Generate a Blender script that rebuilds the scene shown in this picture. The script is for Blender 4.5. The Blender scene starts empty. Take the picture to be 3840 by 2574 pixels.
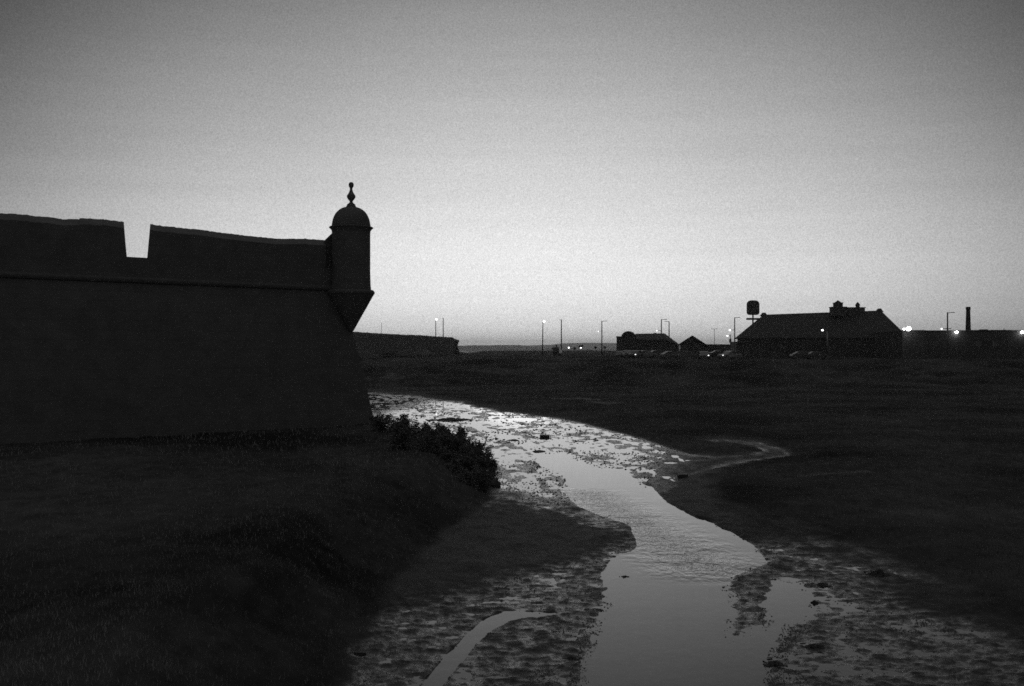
import bpy, math, random
import numpy as np

random.seed(7)
RNG = np.random.default_rng(7)
S = bpy.context.scene
COL = S.collection

# ------------------------------------------------------------------ camera
EYE = 5.0                      # metres above the water of the creek
F, CX, HZ = 3733.0, 1920.0, 1310.0   # survey of the place: focal length, centre, horizon
cam_d = bpy.data.cameras.new("camera")
cam_d.sensor_width = 36.0
cam_d.lens = 35.0
cam_d.shift_y = (HZ - 1287.0) / 3840.0
cam_d.clip_start = 0.3
cam_d.clip_end = 20000.0
cam = bpy.data.objects.new("camera", cam_d)
COL.objects.link(cam)
cam.location = (0, 0, EYE)
cam.rotation_euler = (math.radians(90), 0, 0)
S.camera = cam

# ------------------------------------------------------------------ view, world, sun
S.view_settings.view_transform = 'Standard'
S.view_settings.look = 'None'
S.view_settings.exposure = 0.0
S.view_settings.gamma = 1.0
S.render.engine = 'CYCLES'
S.cycles.use_denoising = False          # the grain stays in, as on film
S.cycles.filter_width = 1.6
S.cycles.volume_bounces = 1
S.cycles.max_bounces = 8
S.cycles.sample_clamp_indirect = 4.0

ZENITH = .16
SUN_EL, SUN_AZ = math.radians(0.5), math.radians(0.5)

world = bpy.data.worlds.new("World")
S.world = world
world.use_nodes = True
nt = world.node_tree
nt.nodes.clear()
def N(t, **kw):
    n = nt.nodes.new(t)
    for k, v in kw.items():
        setattr(n, k, v)
    return n
def L(a, b): nt.links.new(a, b)
def ramp(node, stops, interp='CARDINAL'):
    cr = node.color_ramp
    cr.interpolation = interp
    while len(cr.elements) > 1:
        cr.elements.remove(cr.elements[-1])
    for i, (p, v) in enumerate(stops):
        e = cr.elements[0] if i == 0 else cr.elements.new(p)
        e.position = p
        e.color = (v, v, v, 1)
out = N('ShaderNodeOutputWorld'); bg = N('ShaderNodeBackground')
tc = N('ShaderNodeTexCoord'); sx = N('ShaderNodeSeparateXYZ')
L(tc.outputs['Generated'], sx.inputs[0])
# dusk glow: brightness by height over the horizon ...
rv = N('ShaderNodeValToRGB')
mz = N('ShaderNodeMath', operation='MULTIPLY'); mz.inputs[1].default_value = 2.0
L(sx.outputs['Z'], mz.inputs[0]); L(mz.outputs[0], rv.inputs[0])
def ze(slope): return 2.0 * slope / math.sqrt(1 + slope * slope)
VERT = [(0.0, .74), (.005, .78), (.019, .83), (.035, .885), (.056, .93), (.083, .91), (.115, .835), (.147, .735),
        (.19, .63), (.228, .54), (.297, .385), (.335, .305), (.36, .265), (.45, .19), (.65, .12)]
ramp(rv, [(ze(s), v) for s, v in VERT], 'LINEAR')
# ... and by bearing from where the sun went down
hz = N('ShaderNodeVectorMath', operation='MULTIPLY'); hz.inputs[1].default_value = (1, 1, 0)
nz = N('ShaderNodeVectorMath', operation='NORMALIZE')
dt = N('ShaderNodeVectorMath', operation='DOT_PRODUCT')
ga = math.radians(0.3)
dt.inputs[1].default_value = (math.sin(ga), math.cos(ga), 0)
L(tc.outputs['Generated'], hz.inputs[0]); L(hz.outputs[0], nz.inputs[0]); L(nz.outputs[0], dt.inputs[0])
ac = N('ShaderNodeMath', operation='ARCCOSINE'); L(dt.outputs['Value'], ac.inputs[0])
dv = N('ShaderNodeMath', operation='DIVIDE'); dv.inputs[1].default_value = math.pi
L(ac.outputs[0], dv.inputs[0])
rh = N('ShaderNodeValToRGB')
HOR = [(0, 1.0), (4, .985), (8, .94), (12, .865), (16, .80), (20, .70), (24, .57), (28, .43), (33, .32), (45, .22), (75, .13), (120, .20), (180, .27)]
ramp(rh, [(d / 180.0, v) for d, v in HOR], 'LINEAR')
L(dv.outputs[0], rh.inputs[0])
# the zenith keeps its own light whatever the bearing
mul = N('ShaderNodeMath', operation='MULTIPLY')
ex = N('ShaderNodeMapRange'); L(sx.outputs['Z'], ex.inputs[0])
for i_, v_ in enumerate((.12, .32, 1.0, 1.7)): ex.inputs[i_+1].default_value = v_
pw = N('ShaderNodeMath', operation='POWER'); L(rh.outputs[0], pw.inputs[0]); L(ex.outputs[0], pw.inputs[1])
L(rv.outputs[0], mul.inputs[0]); L(pw.outputs[0], mul.inputs[1])
zen = N('ShaderNodeMapRange'); zen.interpolation_type = 'SMOOTHSTEP'; L(sx.outputs['Z'], zen.inputs[0])
for i_, v_ in enumerate((.42, .9, 0.0, ZENITH)): zen.inputs[i_+1].default_value = v_
az_ = N('ShaderNodeMath', operation='ADD'); L(mul.outputs[0], az_.inputs[0]); L(zen.outputs[0], az_.inputs[1])
# fine film-like grain put into the sky's brightness
nz1 = N('ShaderNodeTexNoise'); nz1.inputs['Scale'].default_value = 820.0; nz1.inputs['Detail'].default_value = 1.0
L(tc.outputs['Generated'], nz1.inputs['Vector'])
mr = N('ShaderNodeMapRange')
mr.inputs[1].default_value = 0.2; mr.inputs[2].default_value = 0.8; mr.inputs[3].default_value = 0.80; mr.inputs[4].default_value = 1.20
L(nz1.outputs[0], mr.inputs[0])
mul2 = N('ShaderNodeMath', operation='MULTIPLY'); L(az_.outputs[0], mul2.inputs[0]); L(mr.outputs[0], mul2.inputs[1])
smp = N('ShaderNodeMapping'); smp.inputs['Scale'].default_value = (2.2, 2.2, 38.0); L(tc.outputs['Generated'], smp.inputs[0])
snz = N('ShaderNodeTexNoise'); snz.inputs['Scale'].default_value = 1.6; snz.inputs['Detail'].default_value = 4.0; L(smp.outputs[0], snz.inputs['Vector'])
smr = N('ShaderNodeMapRange'); L(snz.outputs[0], smr.inputs[0])
for i_, v_ in enumerate((.3, .7, .97, 1.025)): smr.inputs[i_+1].default_value = v_
mul3 = N('ShaderNodeMath', operation='MULTIPLY'); L(mul2.outputs[0], mul3.inputs[0]); L(smr.outputs[0], mul3.inputs[1])
sky = N('ShaderNodeTexSky'); sky.sky_type = 'NISHITA'; sky.sun_disc = False
sky.sun_elevation = SUN_EL; sky.sun_rotation = SUN_AZ
bw = N('ShaderNodeRGBToBW'); L(sky.outputs[0], bw.inputs[0])
sk = N('ShaderNodeMath', operation='MULTIPLY'); sk.inputs[1].default_value = 0.02; L(bw.outputs[0], sk.inputs[0])
gl = N('ShaderNodeMath', operation='MULTIPLY'); gl.inputs[1].default_value = 10.0; L(mul3.outputs[0], gl.inputs[0])
ad = N('ShaderNodeMath', operation='ADD'); L(gl.outputs[0], ad.inputs[0]); L(sk.outputs[0], ad.inputs[1])
L(ad.outputs[0], bg.inputs['Color'])
bg.inputs['Strength'].default_value = 0.1
L(bg.outputs[0], out.inputs[0])

sd = bpy.data.lights.new("sun", 'SUN')
sd.energy = 0.01; sd.angle = math.radians(8); sd.color = (1, 1, 1)
sun = bpy.data.objects.new("sun", sd); COL.objects.link(sun)
sun.rotation_euler = (math.radians(90) - SUN_EL, 0, math.radians(180) - SUN_AZ)
sun.location = (0, 300, 60)

# ------------------------------------------------------------------ small helpers
def gx(px, Y): return (px - CX) / F * Y
def gz(py, Y): return EYE + (HZ - py) / F * Y

def tag(o, label=None, cat=None, group=None, kind=None):
    if label: o['label'] = label
    if cat: o['category'] = cat
    if group: o['group'] = group
    if kind: o['kind'] = kind
    return o
def empty(name, loc, label, cat, group=None, rz=0.0):
    o = bpy.data.objects.new(name, None)
    o.empty_display_size = 0.3
    COL.objects.link(o)
    o.location = loc; o.rotation_euler = (0, 0, rz)
    return tag(o, label, cat, group)
def copy_tree(o, parent=None):
    c = o.copy(); COL.objects.link(c)
    if parent is not None: c.parent = parent
    for ch in list(o.children):
        copy_tree(ch, c)
    return c

def along(m, Y, bearing):
    m.v = [(a+(b-Y)*(bearing-CX)/F, b, c) for a, b, c in m.v]; return m

class MB:
    """collects geometry that becomes one mesh"""
    def __init__(s): s.v = []; s.f = []
    def add(s, vs, fs):
        b = len(s.v); s.v += [tuple(p) for p in vs]; s.f += [tuple(i + b for i in f) for f in fs]
        return s
    def box(s, x0, x1, y0, y1, z0, z1):
        return s.add([(x0,y0,z0),(x1,y0,z0),(x1,y1,z0),(x0,y1,z0),(x0,y0,z1),(x1,y0,z1),(x1,y1,z1),(x0,y1,z1)],
                     [(0,3,2,1),(4,5,6,7),(0,1,5,4),(1,2,6,5),(2,3,7,6),(3,0,4,7)])
    def prism(s, poly, y0, y1):
        """(x,z) outline pushed from y0 to y1"""
        n = len(poly)
        vs = [(x, y0, z) for x, z in poly] + [(x, y1, z) for x, z in poly]
        fs = [tuple(range(n)), tuple(range(2*n-1, n-1, -1))] + [(i, i+n, (i+1) % n + n, (i+1) % n) for i in range(n)]
        return s.add(vs, fs)
    def lathe(s, prof, cx=0, cy=0, n=32):
        vs = []; fs = []
        for r, z in prof:
            for k in range(n):
                a = 2*math.pi*k/n
                vs.append((cx + r*math.cos(a), cy + r*math.sin(a), z))
        for i in range(len(prof)-1):
            for k in range(n):
                k2 = (k+1) % n
                fs.append((i*n+k, i*n+k2, (i+1)*n+k2, (i+1)*n+k))
        fs.append(tuple(range(n-1, -1, -1))); b = (len(prof)-1)*n
        fs.append(tuple(b+k for k in range(n)))
        return s.add(vs, fs)
    def tube(s, p, q, r0, r1=None, n=8):
        r1 = r0 if r1 is None else r1
        p = np.array(p, float); q = np.array(q, float); d = q-p; d /= np.linalg.norm(d)
        a = np.cross(d, (0,0,1.0) if abs(d[2]) < .9 else (1.0,0,0)); a /= np.linalg.norm(a); b = np.cross(d, a)
        vs = []
        for c, r in ((p, r0), (q, r1)):
            for k in range(n):
                t = 2*math.pi*k/n
                vs.append(tuple(c + r*(a*math.cos(t)+b*math.sin(t))))
        fs = [(k, (k+1) % n, n+(k+1) % n, n+k) for k in range(n)] + [tuple(range(n-1,-1,-1)), tuple(range(n, 2*n))]
        return s.add(vs, fs)
    def blob(s, c, rad, rough=0.25, n=7, m=10, seed=0):
        r = random.Random(seed); ph = [r.uniform(0, 6.28) for _ in range(6)]
        vs = []; fs = []
        for i in range(n+1):
            t = math.pi*i/n
            for k in range(m):
                a = 2*math.pi*k/m
                w = 1 + rough*(math.sin(2*a+ph[0]+t*2)*.5 + math.sin(3*a+ph[1]-t*3)*.35 + math.sin(5*a+ph[2]+4*t)*.25 + r.uniform(-.25, .25))
                vs.append((c[0]+rad[0]*w*math.sin(t)*math.cos(a), c[1]+rad[1]*w*math.sin(t)*math.sin(a), c[2]+rad[2]*w*math.cos(t)))
        for i in range(n):
            for k in range(m):
                k2 = (k+1) % m
                fs.append((i*m+k, (i+1)*m+k, (i+1)*m+k2, i*m+k2))
        return s.add(vs, fs)
    def build(s, name, mat, parent=None, smooth=False, bevel=0.0):
        me = bpy.data.meshes.new(name)
        me.from_pydata(s.v, [], s.f); me.validate(); me.update()
        if smooth:
            me.polygons.foreach_set('use_smooth', [True]*len(me.polygons))
        me.materials.append(mat)
        o = bpy.data.objects.new(name, me); COL.objects.link(o)
        if parent is not None: o.parent = parent
        if bevel:
            b = o.modifiers.new("edge", 'BEVEL'); b.width = bevel; b.segments = 2; b.limit_method = 'ANGLE'
        return o

# ------------------------------------------------------------------ materials
def mat(name, col, rough=0.8, var=0.35, scale=3.0, bump=0.0, bscale=20.0, bdist=0.02, metallic=0.0, spec=0.5):
    m = bpy.data.materials.new(name); m.use_nodes = True
    t = m.node_tree; b = t.nodes['Principled BSDF']
    b.inputs['Roughness'].default_value = rough; b.inputs['Metallic'].default_value = metallic
    b.inputs['Specular IOR Level'].default_value = spec
    g = t.nodes.new('ShaderNodeTexCoord')
    n = t.nodes.new('ShaderNodeTexNoise'); n.inputs['Scale'].default_value = scale; n.inputs['Detail'].default_value = 6
    t.links.new(g.outputs['Object'], n.inputs['Vector'])
    r = t.nodes.new('ShaderNodeValToRGB'); r.color_ramp.elements[0].position = .3; r.color_ramp.elements[1].position = .7
    for e, k in zip(r.color_ramp.elements, (1-var, 1+var)): e.color = (col*k,)*3 + (1,)
    t.links.new(n.outputs[0], r.inputs[0]); t.links.new(r.outputs[0], b.inputs['Base Color'])
    if bump:
        n2 = t.nodes.new('ShaderNodeTexNoise'); n2.inputs['Scale'].default_value = bscale; n2.inputs['Detail'].default_value = 5
        t.links.new(g.outputs['Object'], n2.inputs['Vector'])
        bp = t.nodes.new('ShaderNodeBump'); bp.inputs['Strength'].default_value = bump; bp.inputs['Distance'].default_value = bdist
        t.links.new(n2.outputs[0], bp.inputs['Height']); t.links.new(bp.outputs[0], b.inputs['Normal'])
    return m
def glow(name, strength):
    m = bpy.data.materials.new(name); m.use_nodes = True
    t = m.node_tree; b = t.nodes['Principled BSDF']
    b.inputs['Base Color'].default_value = (.8, .8, .8, 1)
    b.inputs['Emission Color'].default_value = (1, 1, 1, 1); b.inputs['Emission Strength'].default_value = strength
    return m

M_stone = mat('weathered_stone', .108, .9, .16, 1.3, .6, 5.0, .06)
# courses of squared blocks, as bump and slight tone in the stone
def add_courses(m, vec_scale=1.0):
    t = m.node_tree; b = t.nodes['Principled BSDF']
    g = [n for n in t.nodes if n.type == 'TEX_COORD'][0]
    sp = t.nodes.new('ShaderNodeSeparateXYZ'); t.links.new(g.outputs['Object'], sp.inputs[0])
    cb = t.nodes.new('ShaderNodeCombineXYZ')
    a1 = t.nodes.new('ShaderNodeMath'); a1.operation = 'ADD'
    t.links.new(sp.outputs['X'], a1.inputs[0]); t.links.new(sp.outputs['Y'], a1.inputs[1])
    t.links.new(a1.outputs[0], cb.inputs['X']); t.links.new(sp.outputs['Z'], cb.inputs['Y'])
    br = t.nodes.new('ShaderNodeTexBrick'); br.inputs['Scale'].default_value = vec_scale
    br.inputs['Color1'].default_value = (1, 1, 1, 1); br.inputs['Color2'].default_value = (.7, .7, .7, 1); br.inputs['Mortar'].default_value = (.45, .45, .45, 1)
    br.inputs['Brick Width'].default_value = .9; br.inputs['Row Height'].default_value = .42; br.inputs['Mortar Size'].default_value = .02
    t.links.new(cb.outputs[0], br.inputs['Vector'])
    old = b.inputs['Base Color'].links[0].from_socket
    mx = t.nodes.new('ShaderNodeMix'); mx.data_type = 'RGBA'; mx.blend_type = 'MULTIPLY'; mx.inputs[0].default_value = .3
    t.links.new(old, mx.inputs[6]); t.links.new(br.outputs[0], mx.inputs[7]); t.links.new(mx.outputs[2], b.inputs['Base Color'])
add_courses(M_stone)
M_stone_trim = mat('dressed_stone', .10, .85, .15, 2.5, .4, 9.0, .03)
M_plaster = mat('limewashed_plaster', .07, .9, .25, .6, .3, 6.0, .02)
M_tile = mat('clay_roof_tile', .038, .8, .3, 1.2, .4, 8.0, .03)
M_dark_wall = mat('grey_render', .10, .9, .25, .7)
M_metal = mat('galvanised_steel', .22, .5, .2, 4.0, metallic=.6)
M_sign = mat('sign_board_back', .05, .6, .2, 1.0)
M_shrub = mat('shrub_leaf', .12, .75, .4, 8.0)
M_wood = mat('woody_stem', .06, .9, .3, 9.0)
M_leaf_pale = mat('pale_tree_leaf', .16, .7, .4, 3.0)
M_rock = mat('wet_rock', .05, .55, .4, 6.0, .6, 14.0, .03)
M_weed = mat('seaweed', .035, .6, .4, 9.0)
M_blade = mat('saltmarsh_grass', .085, .8, .5, .12)
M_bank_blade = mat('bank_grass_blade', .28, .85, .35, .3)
M_white = mat('white_paint', .6, .5, .1, 2.0)
M_glass = mat('car_glass', .03, .08, .1, 1.0)
M_tyre = mat('tyre_rubber', .03, .8, .2, 5.0)
PAINTS = [mat('car_paint_' + n, c, .3, .05, 1.0) for n, c in (('dark', .05), ('grey', .08), ('silver', .14), ('white', .24))]
M_lamp = glow('lit_lamp', 5.0)
M_lamp_dim = glow('faint_lamp', 1.6)
M_flood = glow('flood_lamp', 14.0)
M_wall_lamp = glow('lit_wall_lamp', 22.0)
M_head = glow('lit_headlamp', 1.6)
M_lens = mat('lamp_lens', .3, .3, .1, 1.0)

# ------------------------------------------------------------------ terrain
def hashn(ix, iy, seed):
    h = (ix.astype(np.int64)*374761393 + iy.astype(np.int64)*668265263 + seed*974634777) & 0xffffffff
    h = ((h ^ (h >> 13)) * 1274126177) & 0xffffffff
    return ((h ^ (h >> 16)) & 0xffff) / 32767.5 - 1.0
def vnoise(x, y, seed):
    ix = np.floor(x); iy = np.floor(y); fx = x-ix; fy = y-iy
    ux = fx*fx*fx*(fx*(fx*6-15)+10); uy = fy*fy*fy*(fy*(fy*6-15)+10)
    ix = ix.astype(np.int64); iy = iy.astype(np.int64)
    a = hashn(ix, iy, seed); b = hashn(ix+1, iy, seed); c = hashn(ix, iy+1, seed); d = hashn(ix+1, iy+1, seed)
    return (a*(1-ux)+b*ux)*(1-uy) + (c*(1-ux)+d*ux)*uy
def fbm(x, y, scale, seed, oct=3):
    s = 0; amp = 1.0; tot = 0
    for k in range(oct):
        s = s + amp*vnoise(x/scale*2**k + 13.7*k, y/scale*2**k - 7.1*k, seed+k); tot += amp; amp *= .55
    return s/tot*1.4
def sdf(poly, x, y):
    """signed distance to a closed outline, positive inside"""
    p = np.array(poly, float); n = len(p)
    d = np.full(x.shape, 1e12); ins = np.zeros(x.shape, bool)
    for i in range(n):
        a = p[i]; b = p[(i+1) % n]; e = b-a
        wx = x-a[0]; wy = y-a[1]
        t = np.clip((wx*e[0]+wy*e[1])/(e@e+1e-9), 0, 1)
        d = np.minimum(d, (wx-e[0]*t)**2+(wy-e[1]*t)**2)
        if a[1] != b[1]:
            c = (a[1] > y) != (b[1] > y)
            xi = (b[0]-a[0])*(y-a[1])/(b[1]-a[1])+a[0]
            ins ^= c & (x < xi)
    d = np.sqrt(d)
    return np.where(ins, d, -d)
def pdist(pts, x, y):
    """distance to an open line of (x, y, halfwidth), minus halfwidth"""
    d = np.full(x.shape, 1e12)
    for a, b in zip(pts[:-1], pts[1:]):
        e = np.array(b[:2], float)-np.array(a[:2], float)
        wx = x-a[0]; wy = y-a[1]
        t = np.clip((wx*e[0]+wy*e[1])/(e@e), 0, 1)
        d = np.minimum(d, np.sqrt((wx-e[0]*t)**2+(wy-e[1]*t)**2) - (a[2]+(b[2]-a[2])*t))
    return d
def ss(a, b, x):
    t = np.clip((x-a)/(b-a), 0, 1); return t*t*(3-2*t)

# plan of the creek bed, in survey units (bearing, depression) of the level z=0
STREAM = [(2030,1700),(2005,1722),(2035,1748),(2060,1765),(2125,1800),(2105,1842),(2170,1890),(2262,1932),(2368,1972),(2384,2010),(2388,2050),(2365,2070),(2300,2098),
          (2250,2150),(2285,2210),(2300,2260),(2270,2330),(2232,2420),(2215,2500),(2200,2600),(2180,2900),
          (2960,2900),(2880,2620),(2850,2520),(2900,2400),(2965,2330),(3035,2292),(3018,2240),(2975,2190),(2905,2192),(2890,2245),(2920,2300),(2860,2370),(2765,2425),(2700,2412),
          (2735,2300),(2700,2210),(2755,2155),(2830,2125),(2872,2104),(2858,2078),(2790,2030),(2720,1990),(2600,1940),(2500,1885),(2440,1830),(2350,1788),(2260,1752),(2180,1728),(2110,1695)]
CREEK = [(2080,2302,2),(1960,2308,9),(1900,2314,16),(1835,2343,21),(1775,2390,25),(1720,2450,26),(1668,2512,26),(1620,2570,28),(1560,2680,38),(1480,2800,60)]
RIVULETS = [(1760,1590,5),(1765,1578,9),(1740,1560,12)], [(1762,1592,4),(1830,1582,6),(1950,1575,6),(2010,1574,2)], [(1770,1590,8),(1830,1620,10),(1960,1660,12),(2040,1705,22)]
WETFLAT = [(1200,1470),(1420,1476),(1500,1482),(1600,1490),(1720,1508),(1850,1535),(1990,1560),(2100,1573),(2180,1590),(2300,1622),(2420,1655),(2520,1690),(2590,1712),(2700,1714),
           (2800,1708),(2880,1694),(2850,1678),(2760,1664),(2640,1656),(2700,1650),(2830,1662),(2930,1690),(2950,1712),(2820,1732),(2680,1752),(2580,1790),(2510,1850),(2440,1850),
           (2300,1900),(2160,1890),(2030,1868),(1900,1846),(1800,1850),(1300,1850)]
RIGHTBANK = [(900,1312),(900,1466),(1420,1470),(1560,1480),(1720,1502),(1850,1528),(1990,1553),(2100,1568),(2180,1584),(2300,1616),(2420,1648),(2520,1682),(2590,1703),(2700,1708),(2790,1702),(2850,1692),
             (2780,1674),(2660,1664),(2600,1652),(2700,1642),(2850,1652),(2960,1690),(2975,1716),(2820,1742),(2720,1764),(2690,1800),(2690,1850),(2720,1900),(2830,1955),(2930,1985),(3020,2005),(3200,2060),
             (3400,2150),(3600,2230),(3840,2300),(4800,2600),(9000,2900),(9000,1312)]
LEFTLUMP = [(1700,1868),(1870,1862),(2030,1880),(2160,1908),(2260,1945),(2350,1988),(2362,2040),(2280,2085),(2130,2130),(1900,2200),(1600,2280),(1250,2330),(1000,2330),(1000,1868)]
PANS = [(1425,1444,1.5),(1460,1441,4),(1495,1443,1.5)], [(2070,1502,2),(2150,1504,4),(2190,1507,5),(2250,1512,2)], [(2200,1518,2),(2270,1523,5),(2340,1523,2)], [(2990,1806,2),(3070,1806,5),(3160,1800,4),(3240,1796,7),(3290,1804,3)], [(3255,1866,2),(3290,1866,3)]
TOE = [(-9,62),(-6.2,54),(-4.2,48.5),(-2.3,43.2),(-1.15,39),(-.75,36),(-.7,33.5),(-1.15,30.5),(-1.9,26.5),(-2.4,22),(-2.55,19),(-2.5,16.5),(-2.6,14),(-3.3,8),(-4,2),(-80,2),(-80,62)]

def terrain(X, Y):
    X = np.asarray(X, float); Y = np.asarray(Y, float)
    Yc = np.maximum(Y, 1.0)
    py = HZ + EYE*F/Yc; px = CX + F*X/Yc
    wob = 9*fbm(X, Y, 1.6, 91, 3)*np.clip(25/Yc, .25, 1.2)
    n1 = fbm(X, Y*.6, .9, 11, 4); n2 = fbm(X, Y*.55, .28, 31, 3); n3 = fbm(X, Y*.7, 4.0, 51, 3)
    far = ss(40, 75, Yc)
    lum = n1*(1-.3*far) + .5*n3*far
    n4 = fbm(X, Y*.6, .11, 131, 2); n5 = fbm(X, Y*.45, 2.2, 151, 3)
    near = 1-ss(26, 40, Yc)
    m1 = fbm(X*.6, Y, .15, 211, 3); m2 = fbm(X*.55, Y*.8, .5, 231, 3)
    n6 = fbm(X, Y*.4, .38, 171, 3)
    mud = .014 + .005*n1 + .008*n2*(1-far) + .017*m1*near + .009*n4*near + .010*m2 + .009*n3 + .02*far*n1
    flat = -.002 + .008*n1 + .032*n6 + .010*n2*(1-far) + .008*n5*far - .006*n3
    wet = ss(-10, 12, sdf(WETFLAT, px, py)+wob)
    h = mud*(1-wet) + flat*wet
    lump = ss(-8, 85, sdf(LEFTLUMP, px, py)+1.6*wob+18*n6+10*n2)
    h = h*(1-lump) + (.075 + .03*n1 + .02*n3 + .012*n2)*lump
    sds = sdf(STREAM, px, py); soft = ss(2120, 2230, py)
    fade = ss(2400, 2700, px+(py-1700)*.6)*np.maximum(wet, ss(1740, 1800, py)*(1-ss(1980, 2080, py)))
    h = h + .045*fade
    stream = ss(-9-34*soft, 9+12*soft, sds+.9*wob+soft*(16*n1+24*n2))
    edge_clump = np.clip(n1*.8+n2*.5-.15, 0, 1)*.08*(1-ss(8, 90, sds))
    h = h*(1-stream) + (-.10+edge_clump*ss(2050, 2200, py))*stream
    creek = 1-ss(-5, 5, pdist(CREEK, px, py)+.6*wob)
    for rv_ in RIVULETS:
        creek = np.maximum(creek, 1-ss(-4, 4, pdist(rv_, px, py)))
    h = h*(1-creek) - .08*creek
    rb = sdf(RIGHTBANK, px, py)+.6*wob
    low = ss(1725, 1800, py)*60 + ss(1900, 2060, py)*80 + (1-ss(1900, 2080, px))*9
    low = low + ss(2560, 2700, px)*(1-ss(1735, 1785, py))*7
    bank = ss(-5-low, 7+.7*low, rb+low*(.35*n1+.25*n3+.25*n6))
    inland = ss(0, 160, rb)
    h = h*(1-bank) + bank*(.12 + .04*(low < 10) + .16*inland + .07*n3 + .05*n1)
    # the marsh climbs to the level where the road and the buildings are
    plat = ss(122, 168, Y + 6*n3 + .05*X) 
    top = 3.25 + .85*ss(200, 480, Y) + .28*fbm(X, Y, 13, 71, 3)
    dip = np.exp(-((px-1755)/42.0)**2)*ss(300, 400, Y)*1.0
    top = top - dip
    h = h*(1-plat) + top*plat
    h = h*(1-ss(560, 900, Y)) - 4.0*ss(560, 900, Y)
    # bank at the foot of the fort
    tb = sdf(TOE, X, Y) + .25*n1
    fb = ss(-.1, 2.6, tb)
    h = h*(1-fb) + np.maximum(h, 1.28 + .07*n1 + .05*n3)*fb
    veg = np.clip(np.maximum(np.maximum(bank, plat), ss(-.15, .3, tb)), 0, 1)
    for pan in PANS:       # bare wet pans among the plants
        pm = 1-ss(-3, 2, pdist(pan, px, py)+.5*wob)
        veg = veg*(1-pm)
    dry = np.clip(np.maximum((.88+.3*n6)*fade + lump*(.66+.55*m2+.5*n3+.3*n1), ss(-.002 + .014*wet, .048 + .022*wet, h + .012*m1*near)*.9), 0, 1)
    return h, veg, dry
def ground_z(x, y): return float(terrain(np.array([x]), np.array([y]))[0][0])

pyr = np.concatenate([np.arange(1311.2, 1330, 1.6), np.arange(1330, 1800, 1.9), np.arange(1800, 2150, 2.6), np.arange(2150, 2720, 3.4), np.arange(2720, 3600, 25), np.geomspace(3600, 16000, 24)])
pxr = np.concatenate([-CX*0 + np.array([-40000, -20000, -11000, -7000, -4800, -3400, -2500, -1800, -1300, -900, -600, -350, -150]), np.arange(0, 1180, 14.), np.arange(1180, 3060, 3.1), np.arange(3060, 3960, 5.), np.array([4050, 4200, 4400, 4700, 5100, 5600, 6400, 7600, 9500, 13000, 20000, 40000])])
GYr = EYE*F/(pyr-HZ)
PX, YY = np.meshgrid(pxr, GYr)
XX = (PX-CX)/F*YY
hh, veg, dry = terrain(XX.ravel(), YY.ravel())
nv = hh.size; nr, nc = PX.shape
co = np.empty((nv, 3), np.float32); co[:, 0] = XX.ravel(); co[:, 1] = YY.ravel(); co[:, 2] = hh
idx = np.arange(nv).reshape(nr, nc)
quads = np.stack([idx[:-1, :-1], idx[1:, :-1], idx[1:, 1:], idx[:-1, 1:]], -1).reshape(-1, 4)
me = bpy.data.meshes.new("ground")
me.vertices.add(nv); me.vertices.foreach_set('co', co.ravel())
me.loops.add(quads.size); me.loops.foreach_set('vertex_index', quads.ravel().astype(np.int32))
me.polygons.add(len(quads)); me.polygons.foreach_set('loop_start', np.arange(0, quads.size, 4, dtype=np.int32))
me.polygons.foreach_set('loop_total', np.full(len(quads), 4, np.int32))
me.polygons.foreach_set('use_smooth', np.ones(len(quads), bool))
for nm, arr in (('plants', veg), ('firm', dry)):
    at = me.attributes.new(nm, 'FLOAT', 'POINT'); at.data.foreach_set('value', arr.astype(np.float32))
me.update(calc_edges=True)
M_ground = bpy.data.materials.new('mud_and_saltmarsh'); M_ground.use_nodes = True
t = M_ground.node_tree; b = t.nodes['Principled BSDF']
g = t.nodes.new('ShaderNodeTexCoord')
a1 = t.nodes.new('ShaderNodeAttribute'); a1.attribute_name = 'plants'
a2 = t.nodes.new('ShaderNodeAttribute'); a2.attribute_name = 'firm'
def tn(scale, detail=5, rough=.6, sc=(1, 1, 1)):
    mp = t.nodes.new('ShaderNodeMapping'); mp.inputs['Scale'].default_value = sc
    t.links.new(g.outputs['Object'], mp.inputs[0])
    n = t.nodes.new('ShaderNodeTexNoise'); n.inputs['Scale'].default_value = scale; n.inputs['Detail'].default_value = detail; n.inputs['Roughness'].default_value = rough
    t.links.new(mp.outputs[0], n.inputs['Vector']); return n.outputs[0]
def mrange(s, a, bb, c, d):
    m = t.nodes.new('ShaderNodeMapRange')
    for i, v in enumerate((a, bb, c, d)): m.inputs[i+1].default_value = v
    t.links.new(s, m.inputs[0]); return m.outputs[0]
def mixf(fac, A, B):
    m = t.nodes.new('ShaderNodeMix'); m.data_type = 'FLOAT'
    t.links.new(fac, m.inputs[0])
    for k, v in ((2, A), (3, B)):
        if isinstance(v, (int, float)): m.inputs[k].default_value = v
        else: t.links.new(v, m.inputs[k])
    return m.outputs[0]
nA = tn(2.2, 6, .65, (1, .6, 1)); nB = tn(9.0, 5, .6, (1, .7, 1)); nC = tn(38.0, 5, .65)
mud_c = mrange(nB, .3, .7, .03, .06); vb = tn(.11, 4, .6); vs_ = t.nodes.new('ShaderNodeMath'); vs_.operation = 'MULTIPLY'
t.links.new(mrange(nA, .3, .7, .6, 1.25), vs_.inputs[0]); t.links.new(mrange(vb, .38, .70, .025, .11), vs_.inputs[1]); veg_c = vs_.outputs[0]
firm_c = mrange(nA, .35, .65, .02, .05)
colv = mixf(a1.outputs['Fac'], mixf(a2.outputs['Fac'], mud_c, firm_c), veg_c)
cc = t.nodes.new('ShaderNodeCombineColor')
for i in range(3): t.links.new(colv, cc.inputs[i])
t.links.new(cc.outputs[0], b.inputs['Base Color'])
mud_r = mrange(nB, .35, .65, .12, .45)
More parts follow.
